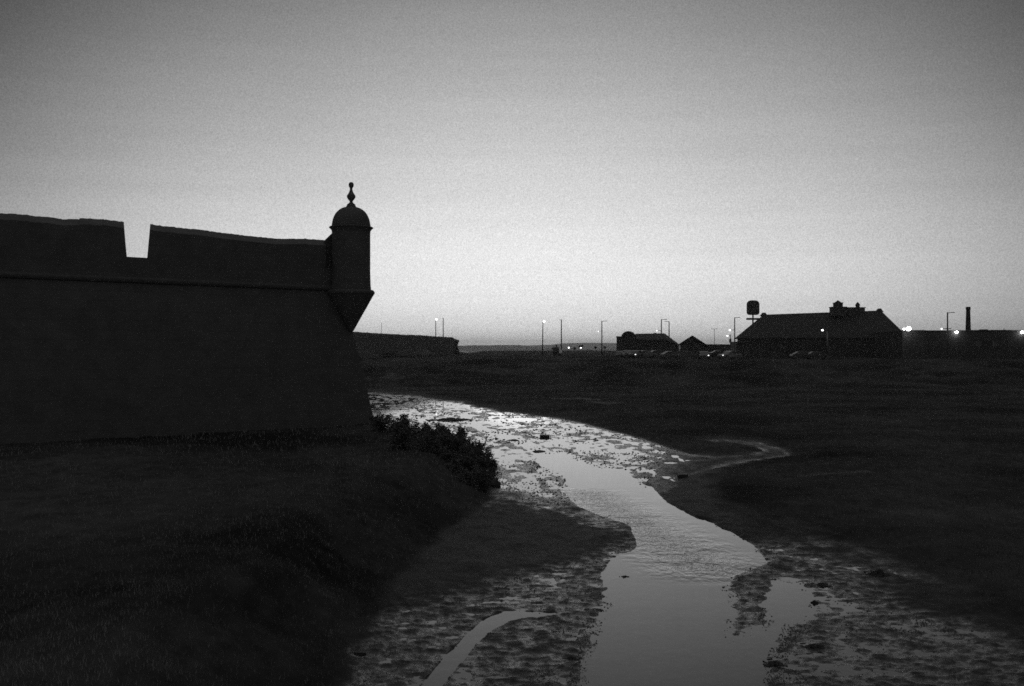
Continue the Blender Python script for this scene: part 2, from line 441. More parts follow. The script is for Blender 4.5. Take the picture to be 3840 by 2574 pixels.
t.links.new(mixf(a1.outputs['Fac'], mixf(a2.outputs['Fac'], mud_r, .75), .95), b.inputs['Roughness'])
t.links.new(mixf(a1.outputs['Fac'], mixf(a2.outputs['Fac'], .5, .17), .03), b.inputs['Specular IOR Level'])
ba = t.nodes.new('ShaderNodeMath'); ba.operation = 'MULTIPLY_ADD'; ba.inputs[1].default_value = .5
t.links.new(nC, ba.inputs[0]); t.links.new(nB, ba.inputs[2])
bp = t.nodes.new('ShaderNodeBump'); bp.inputs['Strength'].default_value = .8; bp.inputs['Distance'].default_value = .03
t.links.new(ba.outputs[0], bp.inputs['Height']); t.links.new(bp.outputs[0], b.inputs['Normal'])
me.materials.append(M_ground)
ground = bpy.data.objects.new('ground', me); COL.objects.link(ground)
tag(ground, 'tidal mudflat and salt marsh around a winding creek', 'ground', kind='structure')

# ------------------------------------------------------------------ water: creek and sea at one level
M_water = bpy.data.materials.new('creek_water'); M_water.use_nodes = True
t = M_water.node_tree; b = t.nodes['Principled BSDF']
b.inputs['Base Color'].default_value = (.018, .018, .018, 1); b.inputs['Roughness'].default_value = .03; b.inputs['IOR'].default_value = 1.56
g = t.nodes.new('ShaderNodeTexCoord')
r1 = tn(5.5, 3, .62, (1, .55, 1)); r2 = tn(1.1, 2, .5, (.5, .8, 1))
def near_pts(pts, r0, r1):
    last = None
    for p_ in pts:
        d_ = t.nodes.new('ShaderNodeVectorMath'); d_.operation = 'DISTANCE'; d_.inputs[1].default_value = p_
        t.links.new(g.outputs['Object'], d_.inputs[0]); o_ = d_.outputs['Value']
        if last is not None:
            m_ = t.nodes.new('ShaderNodeMath'); m_.operation = 'MINIMUM'; t.links.new(last, m_.inputs[0]); t.links.new(o_, m_.inputs[1]); o_ = m_.outputs[0]
        last = o_
    return mrange(last, r0, r1, 1.0, 0.03)
# a riffle where the creek runs shallow over the bend
patch = near_pts([(2.55+.19*k_, 34.3-1.15*k_, 0) for k_ in range(11)], .3, 1.9)
ba = t.nodes.new('ShaderNodeMath'); ba.operation = 'MULTIPLY_ADD'; ba.inputs[1].default_value = .6
t.links.new(r1, ba.inputs[0]); t.links.new(r2, ba.inputs[2])
bp = t.nodes.new('ShaderNodeBump'); bp.inputs['Distance'].default_value = .07
t.links.new(patch, bp.inputs['Strength'])
t.links.new(ba.outputs[0], bp.inputs['Height']); t.links.new(bp.outputs[0], b.inputs['Normal'])
w = MB(); w.add([(-6500, 1.5, 0), (6500, 1.5, 0), (6500, 6900, 0), (-6500, 6900, 0)], [(0, 1, 2, 3)])
water = w.build('water', M_water); tag(water, 'still creek water reflecting the dusk sky, sea beyond', 'water', kind='structure')

# ------------------------------------------------------------------ hills over the bay
M_hill = mat('hill_scrub', .06, .95, .3, .01)
def hills(name, Y, prof, depth, seed):
    m = MB(); xs = np.linspace(prof[0][0], prof[-1][0], 220)
    pp = np.array(prof, float); tops = np.interp(xs, pp[:, 0], pp[:, 1])
    k = 7; vs = []; fs = []
    for i, x in enumerate(xs):
        z = max(gz(tops[i], Y) + 1.2*float(fbm(np.array([x]), np.array([0.]), 30, seed, 3)[0])*Y/3500, .2)
        for j in range(k):
            f = j/(k-1); zz = z*math.sin(math.pi*f)**.8 if 0 < j < k-1 else -.5
            vs.append((gx(x, Y), Y+(f-.5)*depth, zz))
    for i in range(len(xs)-1):
        for j in range(k-1):
            a = i*k+j; fs.append((a, a+k, a+k+1, a+1))
    m.add(vs, fs)
    o = m.build(name, M_hill, smooth=True)
    return o
h1 = hills('hills', 3600, [(-3500,1300),(600,1296),(1300,1295),(1720,1297),(1800,1295),(1940,1293.5),(1975,1296),(2010,1302),(2060,1306),(2140,1309),(2300,1309.5),(2700,1308),(5600,1302)], 700, 5)
tag(h1, 'low hazy hills along the far shore', 'hills', kind='structure')
h2 = hills('distant_hills', 6000, [(-3500,1300),(1500,1299),(1900,1297),(2050,1294),(2130,1287),(2200,1285.5),(2310,1287),(2400,1290),(2700,1292),(5600,1296)], 900, 9)
tag(h2, 'fainter ridge rising behind the far shore', 'hills', kind='structure')

# ------------------------------------------------------------------ the fort
dA = np.array([-.7833, -.6216]); nAo = np.array([.6216, -.7833])     # front face: direction from the corner, outward
dB = np.array([-.50, .866]); nBo = np.array([.866, .50])
ZC = 7.88
Cc = np.array([-8.49, 50.0])
def off(d):            # corner moved out by d from both faces
    det = nAo[0]*nBo[1]-nAo[1]*nBo[0]
    v = np.array([nBo[1]-nAo[1], nAo[0]-nBo[0]])*d/det
    return Cc+v
fort = empty('fort_bastion', (-8.5, 50, 1.2), 'dark stone fort bastion filling the left, with embrasured parapet and domed corner turret', 'fortress')
FO = np.array([-8.5, 50, 1.2])
def FB(m, name, mt, parent=None, **k):
    base = FO if parent is None or parent is fort else FO
    m.v = [tuple(np.array(p)-base) for p in m.v]
    return m.build(name, mt, parent or fort, **k)
# battered scarp
m = MB(); nz_ = 14; nt_ = 44; vs = []; fs = []
LEN = 40.0
for i in range(nz_+1):
    z = -.3 + (ZC+.3)*i/nz_
    c = off((ZC-z)*.195)
    ring = []
    for k in range(nt_+1): ring.append(c + dA*LEN*(1-k/nt_))
    for k in range(1, 13): ring.append(c + dB*LEN*k/12)
    ring.append(c + dB*LEN - nAo*30 + dA*18)
    for q, p in enumerate(ring):
        jit = 0.02*math.sin(q*12.9+i*7.1) if 0 < i < nz_ else 0
        vs.append((p[0]+nAo[0]*jit, p[1]+nAo[1]*jit, z))
nr_ = len(ring)
for i in range(nz_):
    for k in range(nr_):
        k2 = (k+1) % nr_
        fs.append((i*nr_+k, i*nr_+k2, (i+1)*nr_+k2, (i+1)*nr_+k))
fs.append(tuple(range(nz_*nr_, (nz_+1)*nr_))); fs.append(tuple(range(nr_-1, -1, -1)))
m.add(vs, fs); FB(m, 'scarp_wall', M_stone)
# cordon moulding along both faces
m = MB()
prof = [(.0, -.13), (.08, -.12), (.13, -.05), (.14, .02), (.10, .09), (.0, .12)]
pts = [Cc + dA*LEN*(1-k/30) for k in range(31)] + [Cc + dB*LEN*k/10 for k in range(1, 11)]
vs = []; fs = []
for q, p in enumerate(pts):
    for o_, dz in prof:
        if q < 30: pp = p + nAo*o_
        elif q > 30: pp = p + nBo*o_
        else: pp = off(o_)
        vs.append((pp[0], pp[1], ZC+.16+dz))
n_ = len(prof)
for q in range(len(pts)-1):
    for j in range(n_):
        j2 = (j+1) % n_
        fs.append((q*n_+j, (q+1)*n_+j, (q+1)*n_+j2, q*n_+j2))
m.add(vs, fs); FB(m, 'cordon', M_stone_trim)
# parapet: a continuous breast wall, two merlons with an embrasure between them
TH = 1.5
def on_line(px, o_):
    """ground point of the line parallel to the front face, moved in by o_, on the bearing px"""
    s = (px-CX)/F; P = Cc - nAo*o_
    tt = (s*P[1]-P[0])/(dA[0]-s*dA[1])
    return P + dA*tt
SILL = 9.03
m = MB(); a0 = Cc+dA*LEN; 
in_c = Cc - nAo*TH
vs = []; fs = []
P4 = [Cc+dA*LEN, Cc.copy(), Cc - nAo*TH, Cc+dA*LEN-nAo*TH]
m.add([(p[0], p[1], z) for z in (ZC+.02, SILL) for p in P4], [(0,3,2,1),(4,5,6,7),(0,1,5,4),(1,2,6,5),(2,3,7,6),(3,0,4,7)])
FB(m, 'parapet_base', M_stone)
def merlon(outline, left_b=None, right_b=None):
    pts = []; o = np.array(outline, float)
    x = o[0, 0]
    xs = []
    while x < o[-1, 0]:
        xs.append(x); x += 9
    xs = sorted(set(xs) | set(o[:, 0]))
    m = MB(); vs = []; fs = []
    for i, px in enumerate(xs):
        py = np.interp(px, o[:, 0], o[:, 1]) + (random.uniform(-1.3, 1.3) if 0 < i < len(xs)-1 else 0)
        pb = px
        if i == 0 and left_b: pb = left_b
        if i == len(xs)-1 and right_b: pb = right_b
        ob = on_line(pb, 0); ot = on_line(px, 0); it = on_line(px, 1.15); ib = on_line(pb, TH)
        zt = gz(py, it[1]); it2 = on_line(px, TH)
        vs += [(ob[0], ob[1], SILL), (ot[0], ot[1], zt-.40), (it[0], it[1], zt), (it2[0], it2[1], zt-.03), (ib[0], ib[1], SILL)]
    for i in range(len(xs)-1):
        for j in range(5):
            j2 = (j+1) % 5
            fs.append((i*5+j, i*5+j2, (i+1)*5+j2, (i+1)*5+j))
    fs.append((4, 3, 2, 1, 0)); b_ = (len(xs)-1)*5; fs.append(tuple(b_+j for j in range(5)))
    m.add(vs, fs); return m
FB(merlon([(-1400,735),(-600,775),(0,801),(33,801),(111,807),(133,811),(211,818),(233,822),(296,823),(300,818),(389,823),(455,831),(465,834)], right_b=476), 'merlon', M_stone)
FB(merlon([(563,841),(611,848),(750,862),(794,868),(900,882),(1000,892),(1056,896),(1144,895),(1190,900),(1222,902)], left_b=552), 'merlon', M_stone)
# return parapet on the hidden face
m = MB(); q0 = Cc - dB*0 ; P4 = [Cc+dB*1.0, Cc+dB*LEN, Cc+dB*LEN-nBo*TH, Cc+dB*1.0-nBo*TH]
m.add([(p[0], p[1], z) for z in (ZC+.02, 10.1) for p in P4], [(0,3,2,1),(4,5,6,7),(0,1,5,4),(1,2,6,5),(2,3,7,6),(3,0,4,7)])
FB(m, 'parapet_return', M_stone)
# corner turret
TY = 49.75; PXM = TY/F
TX = gx(1317, TY)
def prof_px(lst): return [(r*PXM, gz(y, TY)) for r, y in lst]
body = MB().lathe(prof_px([(70.5,1092),(74,1086),(72.5,1070),(71,1030),(71,876),(72,868)]), TX, TY, 40)
tur = FB(body, 'turret', M_stone)
FB(MB().lathe(prof_px([(3,1246),(10,1240),(30,1203),(58,1153),(80,1113),(84,1107),(82,1104)]), TX, TY, 40), 'corbel', M_stone_trim, tur)
FB(MB().lathe(prof_px([(70,1108),(82,1107),(87,1103),(88,1098),(86,1093),(81,1089),(70,1087)]), TX, TY, 40), 'turret_cordon', M_stone_trim, tur, smooth=True)
FB(MB().lathe(prof_px([(70,870),(73,866),(76,861),(81,857),(82,854),(79,852),(70,850)]), TX, TY, 40), 'cornice', M_stone_trim, tur)
FB(MB().lathe(prof_px([(72,853),(72,846),(70.5,836),(68,824),(64,813),(58.5,803),(52,795),(44,788),(34,782),(24,778.5),(12,776.5)]), TX, TY, 40), 'dome', M_stone_trim, tur, smooth=True)
FB(MB().lathe(prof_px([(19,779),(18.5,775),(16,771),(15,767),(9,763),(5.5,758),(6,755),(11,749),(15,743),(16.5,738),(15.5,734),(12,729),(8,722),(5.2,714),(4.6,708),(6.5,704),(9,700),(9.8,694),(8.5,688),(5,684.5),(1,683.5)]), TX, TY, 24), 'finial', M_stone_trim, tur, smooth=True)
# sloped stub joining parapet and turret
m = MB(); a_ = on_line(1217, .25); b_ = on_line(1262, .25); c_ = on_line(1262, 1.2); d_ = on_line(1217, 1.2)
zz = [gz(902, a_[1]), gz(858, b_[1]), gz(858, c_[1])-.02, gz(902, d_[1])]
m.add([(p[0], p[1], SILL-.3) for p in (a_, b_, c_, d_)] + [(p[0], p[1], z) for p, z in zip((a_, b_, c_, d_), zz)],
      [(0,3,2,1),(4,5,6,7),(0,1,5,4),(1,2,6,5),(2,3,7,6),(3,0,4,7)])
FB(m, 'turret_shoulder', M_stone)

# ------------------------------------------------------------------ far bastion wall
fw = empty('far_fort_wall', (gx(1500, 225), 225, 3.3), 'long low fort wall in the middle distance with a crumbled right corner', 'fort wall')
FO2 = np.array(fw.location)
pts = [(1180,163,1236),(1322,177,1243),(1400,194,1249),(1450,205,1252),(1540,229,1256),(1600,246,1258.5),(1625,252,1261.5),(1660,262,1263),(1700,274,1265.5),(1706,276,1269),(1712,277.5,1275)]
m = MB(); vs = []; fs = []
xs = []
P = np.array(pts, float)
for i in range(len(P)-1):
    for f in np.linspace(0, 1, 9)[:-1]: xs.append(P[i]*(1-f)+P[i+1]*f)
xs.append(P[-1])
for i, (px, Y, py) in enumerate(xs):
    z = gz(py + random.uniform(-.7, .7), Y); x = gx(px, Y)
    bx = x + .28*(0 if i < len(xs)-1 else 1)
    vs += [(x, Y-1.0, 1.5), (x, Y, z-.25), (x-.3, Y+.9, z), (x-3.0, Y+9, z-.1), (x-3.0, Y+9, 1.5)]
for i in range(len(xs)-1):
    for j in range(5):
        j2 = (j+1) % 5
        fs.append((i*5+j, i*5+j2, (i+1)*5+j2, (i+1)*5+j))
fs.append((4,3,2,1,0)); b_ = (len(xs)-1)*5; fs.append(tuple(b_+j for j in range(5)))
m.add(vs, fs); m.v = [tuple(np.array(p)-FO2) for p in m.v]
m.build('wall', M_stone, fw)
m = MB()
for k, (px, py, rx, rz) in enumerate([(1708,1279,.55,.45),(1717,1281,.42,.40),(1712,1290,.45,.6),(1711,1302,.5,.7),(1713,1314,.6,.7),(1715,1324,.7,.5)]):
    m.blob((gx(px, 277), 277, gz(py, 277)), (rx, .8, rz), .3, 6, 9, k)
m.v = [tuple(np.array(p)-FO2) for p in m.v]
m.build('broken_corner', M_stone, fw)

# ------------------------------------------------------------------ buildings
def thing_at(name, px, Y, label, cat, group=None):
    z = ground_z(gx(px, Y), Y)
    return empty(name, (gx(px, Y), Y, z), label, cat, group)
def PB(m, root, name, mt, parent=None, **k):
    o = np.array(root.location)
    m.v = [tuple(np.array(p)-o) for p in m.v]
    return m.build(name, mt, parent or root, **k)
G0 = 2.6       # everything is founded below the plateau's surface

# vaulted hall
Y = 236
bd = thing_at('vaulted_hall', 2400, Y, 'low hall with a rounded barrel vault on its left end and a sloping right end', 'building')
x = lambda p: gx(p, Y); z = lambda p: gz(p, Y)
PB(along(MB().box(x(2312), x(2388), Y, Y+14, G0, z(1264.5)), Y, 2345), bd, 'vault_block', M_plaster)
PB(along(MB().box(x(2310), x(2331), Y-.15, Y+14.1, z(1264.5), z(1262)), Y, 2345), bd, 'coping', M_plaster)
arc = [(x(2357)+math.cos(a)*x_, z(1264)+math.sin(a)*z_) for a in np.linspace(0, math.pi, 19) for x_, z_ in ((27.5*Y/F, 21.5*Y/F),)]
PB(along(MB().prism(arc[::-1], Y+.3, Y+13.5), Y, 2357), bd, 'barrel_vault', M_tile)
PB(MB().prism([(x(2388.2), G0), (x(2546), G0), (x(2546), z(1295.5)), (x(2489), z(1275)), (x(2388.2), z(1275))], Y+.2, Y+13), bd, 'wall', M_plaster)
m = MB(); Yr = Y+6.5; k = Yr/Y
ze_ = z(1291)
def rp(px, py, Yv): return (gx(px, Yv), Yv, gz(py, Yv))
m.add([(x(2386), Y-.1, z(1274)), (x(2489), Y-.1, z(1274)), (x(2552), Y-.1, z(1296)), (x(2552), Y+13.3, z(1296)), (x(2489), Y+13.3, z(1274)), (x(2386), Y+13.3, z(1274)),
       rp(2384, 1252, Yr), rp(2489, 1250.5, Yr), rp(2496, 1253.5, Yr)],
      [(0,1,7,6), (1,2,8,7), (2,3,8), (3,4,7,8), (4,5,6,7), (5,0,6), (0,5,4,3,2,1)])
PB(m, bd, 'roof', M_tile)
m = MB(); m.box(x(2466), x(2476), Yr-.4, Yr+.4, gz(1254, Yr), gz(1249, Yr)); PB(m, bd, 'ridge_cap', M_tile)
for p in (2405, 2440, 2475, 2510):
    PB(MB().box(x(p), x(p+9), Y+.12, Y+.3, z(1318), z(1303)), bd, 'window', M_glass)
PB(MB().box(x(2345), x(2370), Y-.08, Y+.1, G0, z(1300)), bd, 'door', M_sign)

# small gabled shed
Y = 246
bd = thing_at('gabled_shed', 2597, Y, 'small shed with a plain pointed gable beside the vaulted hall', 'building')
x = lambda p: gx(p, Y); z = lambda p: gz(p, Y)
PB(along(MB().prism([(x(2551), G0), (x(2645), G0), (x(2645), z(1293)), (x(2596), z(1262)), (x(2551), z(1291))], Y, Y+16), Y, 2597), bd, 'wall', M_plaster)
m = MB()
m.prism([(x(2541), z(1297)), (x(2596), z(1262)), (x(2596), z(1258.5)), (x(2541), z(1293.5))], Y-.4, Y+16.4)
m.prism([(x(2652), z(1297.5)), (x(2652), z(1294)), (x(2596), z(1258.5)), (x(2596), z(1262))], Y-.4, Y+16.4)
PB(along(m, Y, 2597), bd, 'roof', M_tile)
PB(MB().box(x(2585), x(2607), Y-.1, Y+.1, G0, z(1312)), bd, 'door', M_sign)

# low flat range with a scrubby top
Y = 252
bd = thing_at('low_store', 2695, Y, 'low flat-topped store range between the gabled shed and the big hipped warehouse', 'building')
x = lambda p: gx(p, Y); z = lambda p: gz(p, Y)
PB(MB().box(x(2640), x(2765), Y, Y+9, G0, z(1296)), bd, 'wall', M_dark_wall)
m = MB()
for k in range(17):
    px = 2645+k*7; m.box(x(px), x(px+6.2), Y-.1, Y+1.5, z(1296), z(1294.2-random.uniform(0, 2.2)))
PB(m, bd, 'parapet', M_dark_wall)

# the big hipped warehouse (its ridge runs a little towards the camera on the right)
YL, YR = 212.0, 203.0
wh = thing_at('hipped_warehouse', 3060, 200, 'big hipped-roof warehouse with ventilation turrets on its long ridge', 'building')
def W(px, py, Yv): return (gx(px, Yv), Yv, gz(py, Yv))
RL = W(2863, 1180.5, YL); RR = W(3303, 1165, YR)
ax = np.array([RR[0]-RL[0], RR[1]-RL[1]]); ax /= np.linalg.norm(ax); pn = np.array([ax[1], -ax[0]])   # towards the camera
half = 7.0; ez = 7.4
zl = gz(1268, YL-3); 
EL = np.array(W(2757, 1268, 215)); ELx = EL[:2]
def proj_on(px, o_):     # point of the line parallel to the ridge, o_ in front of it, on bearing px
    P0 = np.array(RL[:2]) + pn*o_; s = (px-CX)/F
    tt = (s*P0[1]-P0[0])/(ax[0]-s*ax[1]); return P0+ax*tt
fl = proj_on(2757, half); br_ = proj_on(3409, -half)
ezl = gz(1268, fl[1])
fr = br_ + pn*2*half; bl = fl - pn*2*half
m = MB()
q = [fl, fr, br_, bl]
inn = .45
cen = sum(q)/4
qi = [p + (cen-p)/np.linalg.norm(cen-p)*inn for p in q]
m.add([(p[0], p[1], zz_) for zz_ in (G0, ezl-.05) for p in qi], [(0,3,2,1),(4,5,6,7),(0,1,5,4),(1,2,6,5),(2,3,7,6),(3,0,4,7)])
PB(m, wh, 'wall', M_plaster)
m = MB(); e0 = ezl-.25
m.add([(p[0], p[1], e0) for p in q] + [(p[0], p[1], ezl) for p in q] + [RL, RR],
      [(0,3,2,1), (0,1,5,4), (1,2,6,5), (2,3,7,6), (3,0,4,7), (4,5,9,8), (5,6,9), (6,7,8,9), (7,4,8)])
roof = PB(m, wh, 'roof', M_tile)
m = MB(); m.add([(RL[0]-.7, RL[1], RL[2]-.35), (RL[0]+.9, RL[1]-.3, RL[2]-.35), (RL[0]+.35, RL[1]-.3, RL[2]+.42), (RL[0]-.1, RL[1], RL[2]+.42),
                 (RL[0]-.7, RL[1]+.7, RL[2]-.35), (RL[0]+.9, RL[1]+.4, RL[2]-.35), (RL[0]+.35, RL[1]+.4, RL[2]+.42), (RL[0]-.1, RL[1]+.7, RL[2]+.42)],
      [(0,1,2,3),(4,7,6,5),(0,4,5,1),(1,5,6,2),(2,6,7,3),(3,7,4,0)])
PB(m, wh, 'ridge_end', M_tile, roof)
m = MB(); m.add([(RR[0]-1.0, RR[1], RR[2]-.35), (RR[0]+.6, RR[1], RR[2]-.3), (RR[0]+.05, RR[1], RR[2]+.42), (RR[0]-.4, RR[1], RR[2]+.42),
                 (RR[0]-1.0, RR[1]+.7, RR[2]-.35), (RR[0]+.6, RR[1]+.7, RR[2]-.3), (RR[0]+.05, RR[1]+.7, RR[2]+.42), (RR[0]-.4, RR[1]+.7, RR[2]+.42)],
      [(0,1,2,3),(4,7,6,5),(0,4,5,1),(1,5,6,2),(2,6,7,3),(3,7,4,0)])
PB(m, wh, 'ridge_end', M_tile, roof)
# ventilation turrets on the ridge
Yt = 205.0
def bx(m, x0, x1, y0, y1, d0=-1.2, d1=1.2):
    return m.box(gx(x0, Yt), gx(x1, Yt), Yt+d0, Yt+d1, gz(y1, Yt), gz(y0, Yt))
m = MB(); bx(m, 3117, 3166, 1154, 1186); bx(m, 3115, 3169, 1151.5, 1154, -1.3, 1.3)
vt = PB(m, wh, 'ventilation_turret', M_plaster, roof)
m = MB(); bx(m, 3128.5, 3156, 1138, 1151.5, -.8, .8); bx(m, 3127, 3158, 1135.5, 1138, -.85, .85)
PB(m, wh, 'lantern', M_plaster, roof)
m = MB(); c = np.array([gx(3142, Yt), Yt]); m.lathe([(.72, gz(1135.5, Yt)), (.42, gz(1131.5, Yt)), (.14, gz(1128.5, Yt)), (.03, gz(1126, Yt))], c[0], c[1], 12)
PB(m, wh, 'lantern_cap', M_tile, roof)
m = MB(); bx(m, 3174, 3236, 1156, 1184); bx(m, 3172, 3239, 1153.5, 1156, -1.3, 1.3)
PB(m, wh, 'ventilation_box', M_plaster, roof)
m = MB(); c = np.array([gx(3216, Yt), Yt]); m.lathe([(.42, gz(1153.5, Yt)), (.42, gz(1147, Yt)), (.55, gz(1145.5, Yt)), (.36, gz(1140, Yt)), (.12, gz(1135, Yt)), (.02, gz(1132, Yt))], c[0], c[1], 12)
PB(m, wh, 'spirelet', M_tile, roof)
# openings in the long front
for k, p in enumerate((2985, 3040, 3160, 3215, 3270, 3325)):
    a_ = proj_on(p, half-.42); b_ = proj_on(p+16, half-.42)
    m = MB(); z0, z1 = ezl-2.6, ezl-1.2
    m.add([(a_[0], a_[1], z0), (b_[0], b_[1], z0), (b_[0], b_[1], z1), (a_[0], a_[1], z1)] + [((v_-pn*.3)[0], (v_-pn*.3)[1], zq) for v_, zq in ((a_, z0), (b_, z0), (b_, z1), (a_, z1))],
          [(0,1,2,3),(4,7,6,5),(0,4,5,1),(1,5,6,2),(2,6,7,3),(3,7,4,0)])
    PB(m, wh, 'window', M_glass)

# dark annex in front of the warehouse
Y = 198
bd = thing_at('flat_annex', 2855, Y, 'dark flat-roofed annex in front of the left end of the hipped warehouse', 'building')
x = lambda p: gx(p, Y); z = lambda p: gz(p, Y)
PB(MB().box(x(2762), x(2948), Y, Y+6, G0, z(1285)), bd, 'wall', M_sign)
PB(MB().box(x(2760), x(2950), Y-.2, Y+6.2, z(1285), z(1282)), bd, 'roof', M_sign)
for p in (2790, 2840, 2890):
    PB(MB().box(x(p), x(p+22), Y-.06, Y+.1, G0, z(1304)), bd, 'door', M_dark_wall)

# long flat building on the right
Y = 182
lb = thing_at('long_flat_building', 3640, Y, 'long flat-roofed building at the right edge with lit wall lamps', 'building')
x = lambda p: gx(p, Y); z = lambda p: gz(p, Y)
PB(MB().box(x(3384), x(4400), Y, Y+18, G0, z(1241.5)), lb, 'wall', M_plaster)
m = MB(); 
xs_ = [3384, 3470, 3560, 3640, 3720, 3790, 3860, 4400]; tops_ = [1238.5, 1239.6, 1239.2, 1238.2, 1237.8, 1238.6, 1237.6, 1237.6]
for i in range(len(xs_)-1): m.box(x(xs_[i]), x(xs_[i+1])-.004, Y-.12, Y+1.0, z(1241.5), z(tops_[i]))
PB(m, lb, 'parapet', M_plaster)
PB(MB().box(x(3708), x(3724), Y+2, Y+4, z(1241.5), z(1234.6)), lb, 'roof_vent', M_metal)
PB(MB().tube((x(3795), Y+3, z(1241)), (x(3795), Y+3, z(1231)), .06), lb, 'roof_pipe', M_metal)
for p in (3440, 3500, 3660, 3720, 3780):
    PB(MB().box(x(p), x(p+20), Y-.05, Y+.1, z(1300), z(1280)), lb, 'window', M_glass)
# wall lamps belong to the building
for p, py in ((3583, 1247), (3829, 1247)):
    wl = PB(MB().box(x(p)-.12, x(p)+.12, Y-.5, Y-.13, z(py-4), z(py-5)+.12), lb, 'wall_lamp', M_metal)
    PB(MB().blob((x(p), Y-.45, z(py)), (.26, .26, .2), 0.02, 8, 12, 3), lb, 'lamp_glass', M_wall_lamp, wl, smooth=True)
# flood lights on the end of the roof
Yf = 181.0
fl_ = PB(MB().tube((gx(3398, Yf), Yf, z(1243)), (gx(3398, Yf), Yf, gz(1236, Yf)), .05).tube((gx(3386, Yf), Yf, gz(1235, Yf)), (gx(3412, Yf), Yf, gz(1235, Yf)), .05), lb, 'floodlight_bracket', M_metal)
PB(MB().blob((gx(3404, Yf), Yf-.35, gz(1233.5, Yf)), (.46, .25, .36), 0.03, 8, 14, 5), lb, 'floodlight', M_flood, fl_, smooth=True)
PB(MB().blob((gx(3388, Yf), Yf-.25, gz(1235, Yf)), (.2, .2, .2), 0.03, 8, 12, 6), lb, 'floodlight', M_lamp, fl_, smooth=True)

# chimney
Y = 203
ch = thing_at('brick_chimney', 3630, Y, 'tall round factory chimney with a thickened top rising behind the long building', 'chimney')
k_ = Y/F
PB(MB().lathe([(10.2*k_, G0), (9.4*k_, gz(1240, Y)), (8.2*k_, gz(1190, Y)), (7.2*k_, gz(1163, Y))], gx(3630.5, Y), Y, 20), ch, 'shaft', M_tile)
PB(MB().lathe([(7.1*k_, gz(1164, Y)), (8.4*k_, gz(1161, Y)), (8.8*k_, gz(1154, Y)), (8.0*k_, gz(1151.5, Y)), (5*k_, gz(1151.3, Y))], gx(3630.5, Y), Y, 20), ch, 'cap', M_tile)

# pylon sign behind the warehouse
Y = 262
sg = thing_at('pylon_sign', 2823, Y, 'tall pole sign with rounded board and crossbar above the left warehouse hip', 'sign')
x = lambda p: gx(p, Y); z = lambda p: gz(p, Y)
def rrect(x0, x1, z0, z1, r0, r1):
    pts = []
    for cx_, cz_, a0_, r in ((x1-r1, z1-r1, 0, r1), (x0+r1, z1-r1, 90, r1), (x0+r0, z0+r0, 180, r0), (x1-r0, z0+r0, 270, r0)):
        for k in range(7):
            a = math.radians(a0_+15*k); pts.append((cx_+r*math.cos(a), cz_+r*math.sin(a)))
    return pts
PB(MB().prism(rrect(x(2800.5), x(2847), z(1182), z(1127), .75, 1.1)[::-1], Y-.3, Y+.3), sg, 'board', M_sign)
PB(MB().tube((x(2823.5), Y, G0), (x(2823.5), Y, z(1181)), .24, .21), sg, 'pole', M_metal)
PB(MB().box(x(2799), x(2849), Y-.22, Y+.22, z(1200.5), z(1193)), sg, 'crossbar', M_sign)

# ------------------------------------------------------------------ street lamps
GL = 'street lamps along the far road'
def lamp(px, Y, top, label, arms=(), r=.115, cat='street lamp', group=GL, name='street_lamp', lean=0.0):
    """arms: (height row, reach in survey units, lit material or None, thickness)"""
    x0 = gx(px, Y); zb = ground_z(x0, Y)-.15
    o = empty(name, (x0, Y, zb), label, cat, group)
    zt = gz(top, Y)-zb; dx = lean*Y/F
    MB().tube((0, 0, 0), (dx, 0, zt), r*1.15, r*.85, 10).build('pole', M_metal, o, smooth=True)
    for py, reach, lit, kind in arms:
        za = gz(py, Y)-zb; L_ = reach*Y/F; sgn = 1 if L_ > 0 else -1
        f = za/zt
        if kind == 'arm':
            am = MB().tube((dx*f, 0, za-.06), (dx*f+L_*.55, 0, za), .06, .05).build('arm', M_metal, o)
            MB().box(min(dx*f+L_*.5, dx*f+L_), max(dx*f+L_*.5, dx*f+L_), -.16, .16, za-.05, za+.07).build('lamp_head', M_metal, am, bevel=.03)
            if lit: MB().blob((dx*f+L_, 0, za-.1), (.2, .2, .15), .02, 7, 10, 2).build('lamp_glass', lit, am, smooth=True)
        elif kind == 'bracket':
            am = MB().tube((dx*f, 0, za), (dx*f+L_*.8, 0, za), .055, .045).build('arm', M_metal, o)
            MB().blob((dx*f+L_, 0, za-.05), (.17, .17, .15), .02, 7, 10, 2).build('lamp_glass', lit or M_lens, am, smooth=True)
        elif kind == 'top':
            am = MB().lathe([(.06, zt-.05), (.14, zt), (.12, zt+.08)], dx, 0, 10).build('lamp_head', M_metal, o)
            MB().blob((dx+L_, 0, za), (.25, .25, .23), .02, 7, 10, 2).build('lamp_glass', lit or M_lens, am, smooth=True)
    return o
lamp(1431, 330, 1211, 'thin bare mast standing alone behind the far fort wall', (), .07, 'mast', None, 'mast')
lamp(1634, 300, 1203, 'lit street lamp behind the far fort wall, nearer its middle', [(1198.5, 2.5, M_lamp, 'top')], .13)
lamp(1662, 292, 1193, 'unlit street lamp behind the right end of the far fort wall', [(1193.5, -4, None, 'arm')], .14)
lamp(2034, 262, 1210, 'street lamp with a bright lamp on its very top against the sky, near the hills', [(1206, 4.5, M_lamp, 'top')], .14, lean=2)
lamp(2105, 256, 1199, 'tall unlit street lamp with a stub arm beside the parked van', [(1200, -8, None, 'arm')], .15)
lamp(2257, 250, 1204, 'street lamp with long right arm and faint lamp, left of the vaulted hall', [(1204.5, 20, None, 'arm'), (1243, -13, M_lamp_dim, 'bracket')], .14)
lamp(2480, 222, 1198, 'street lamp with a dim bracket lamp standing in front of the vaulted hall', [(1198.5, 21, None, 'arm'), (1240, -17, M_lamp_dim, 'bracket')], .13)
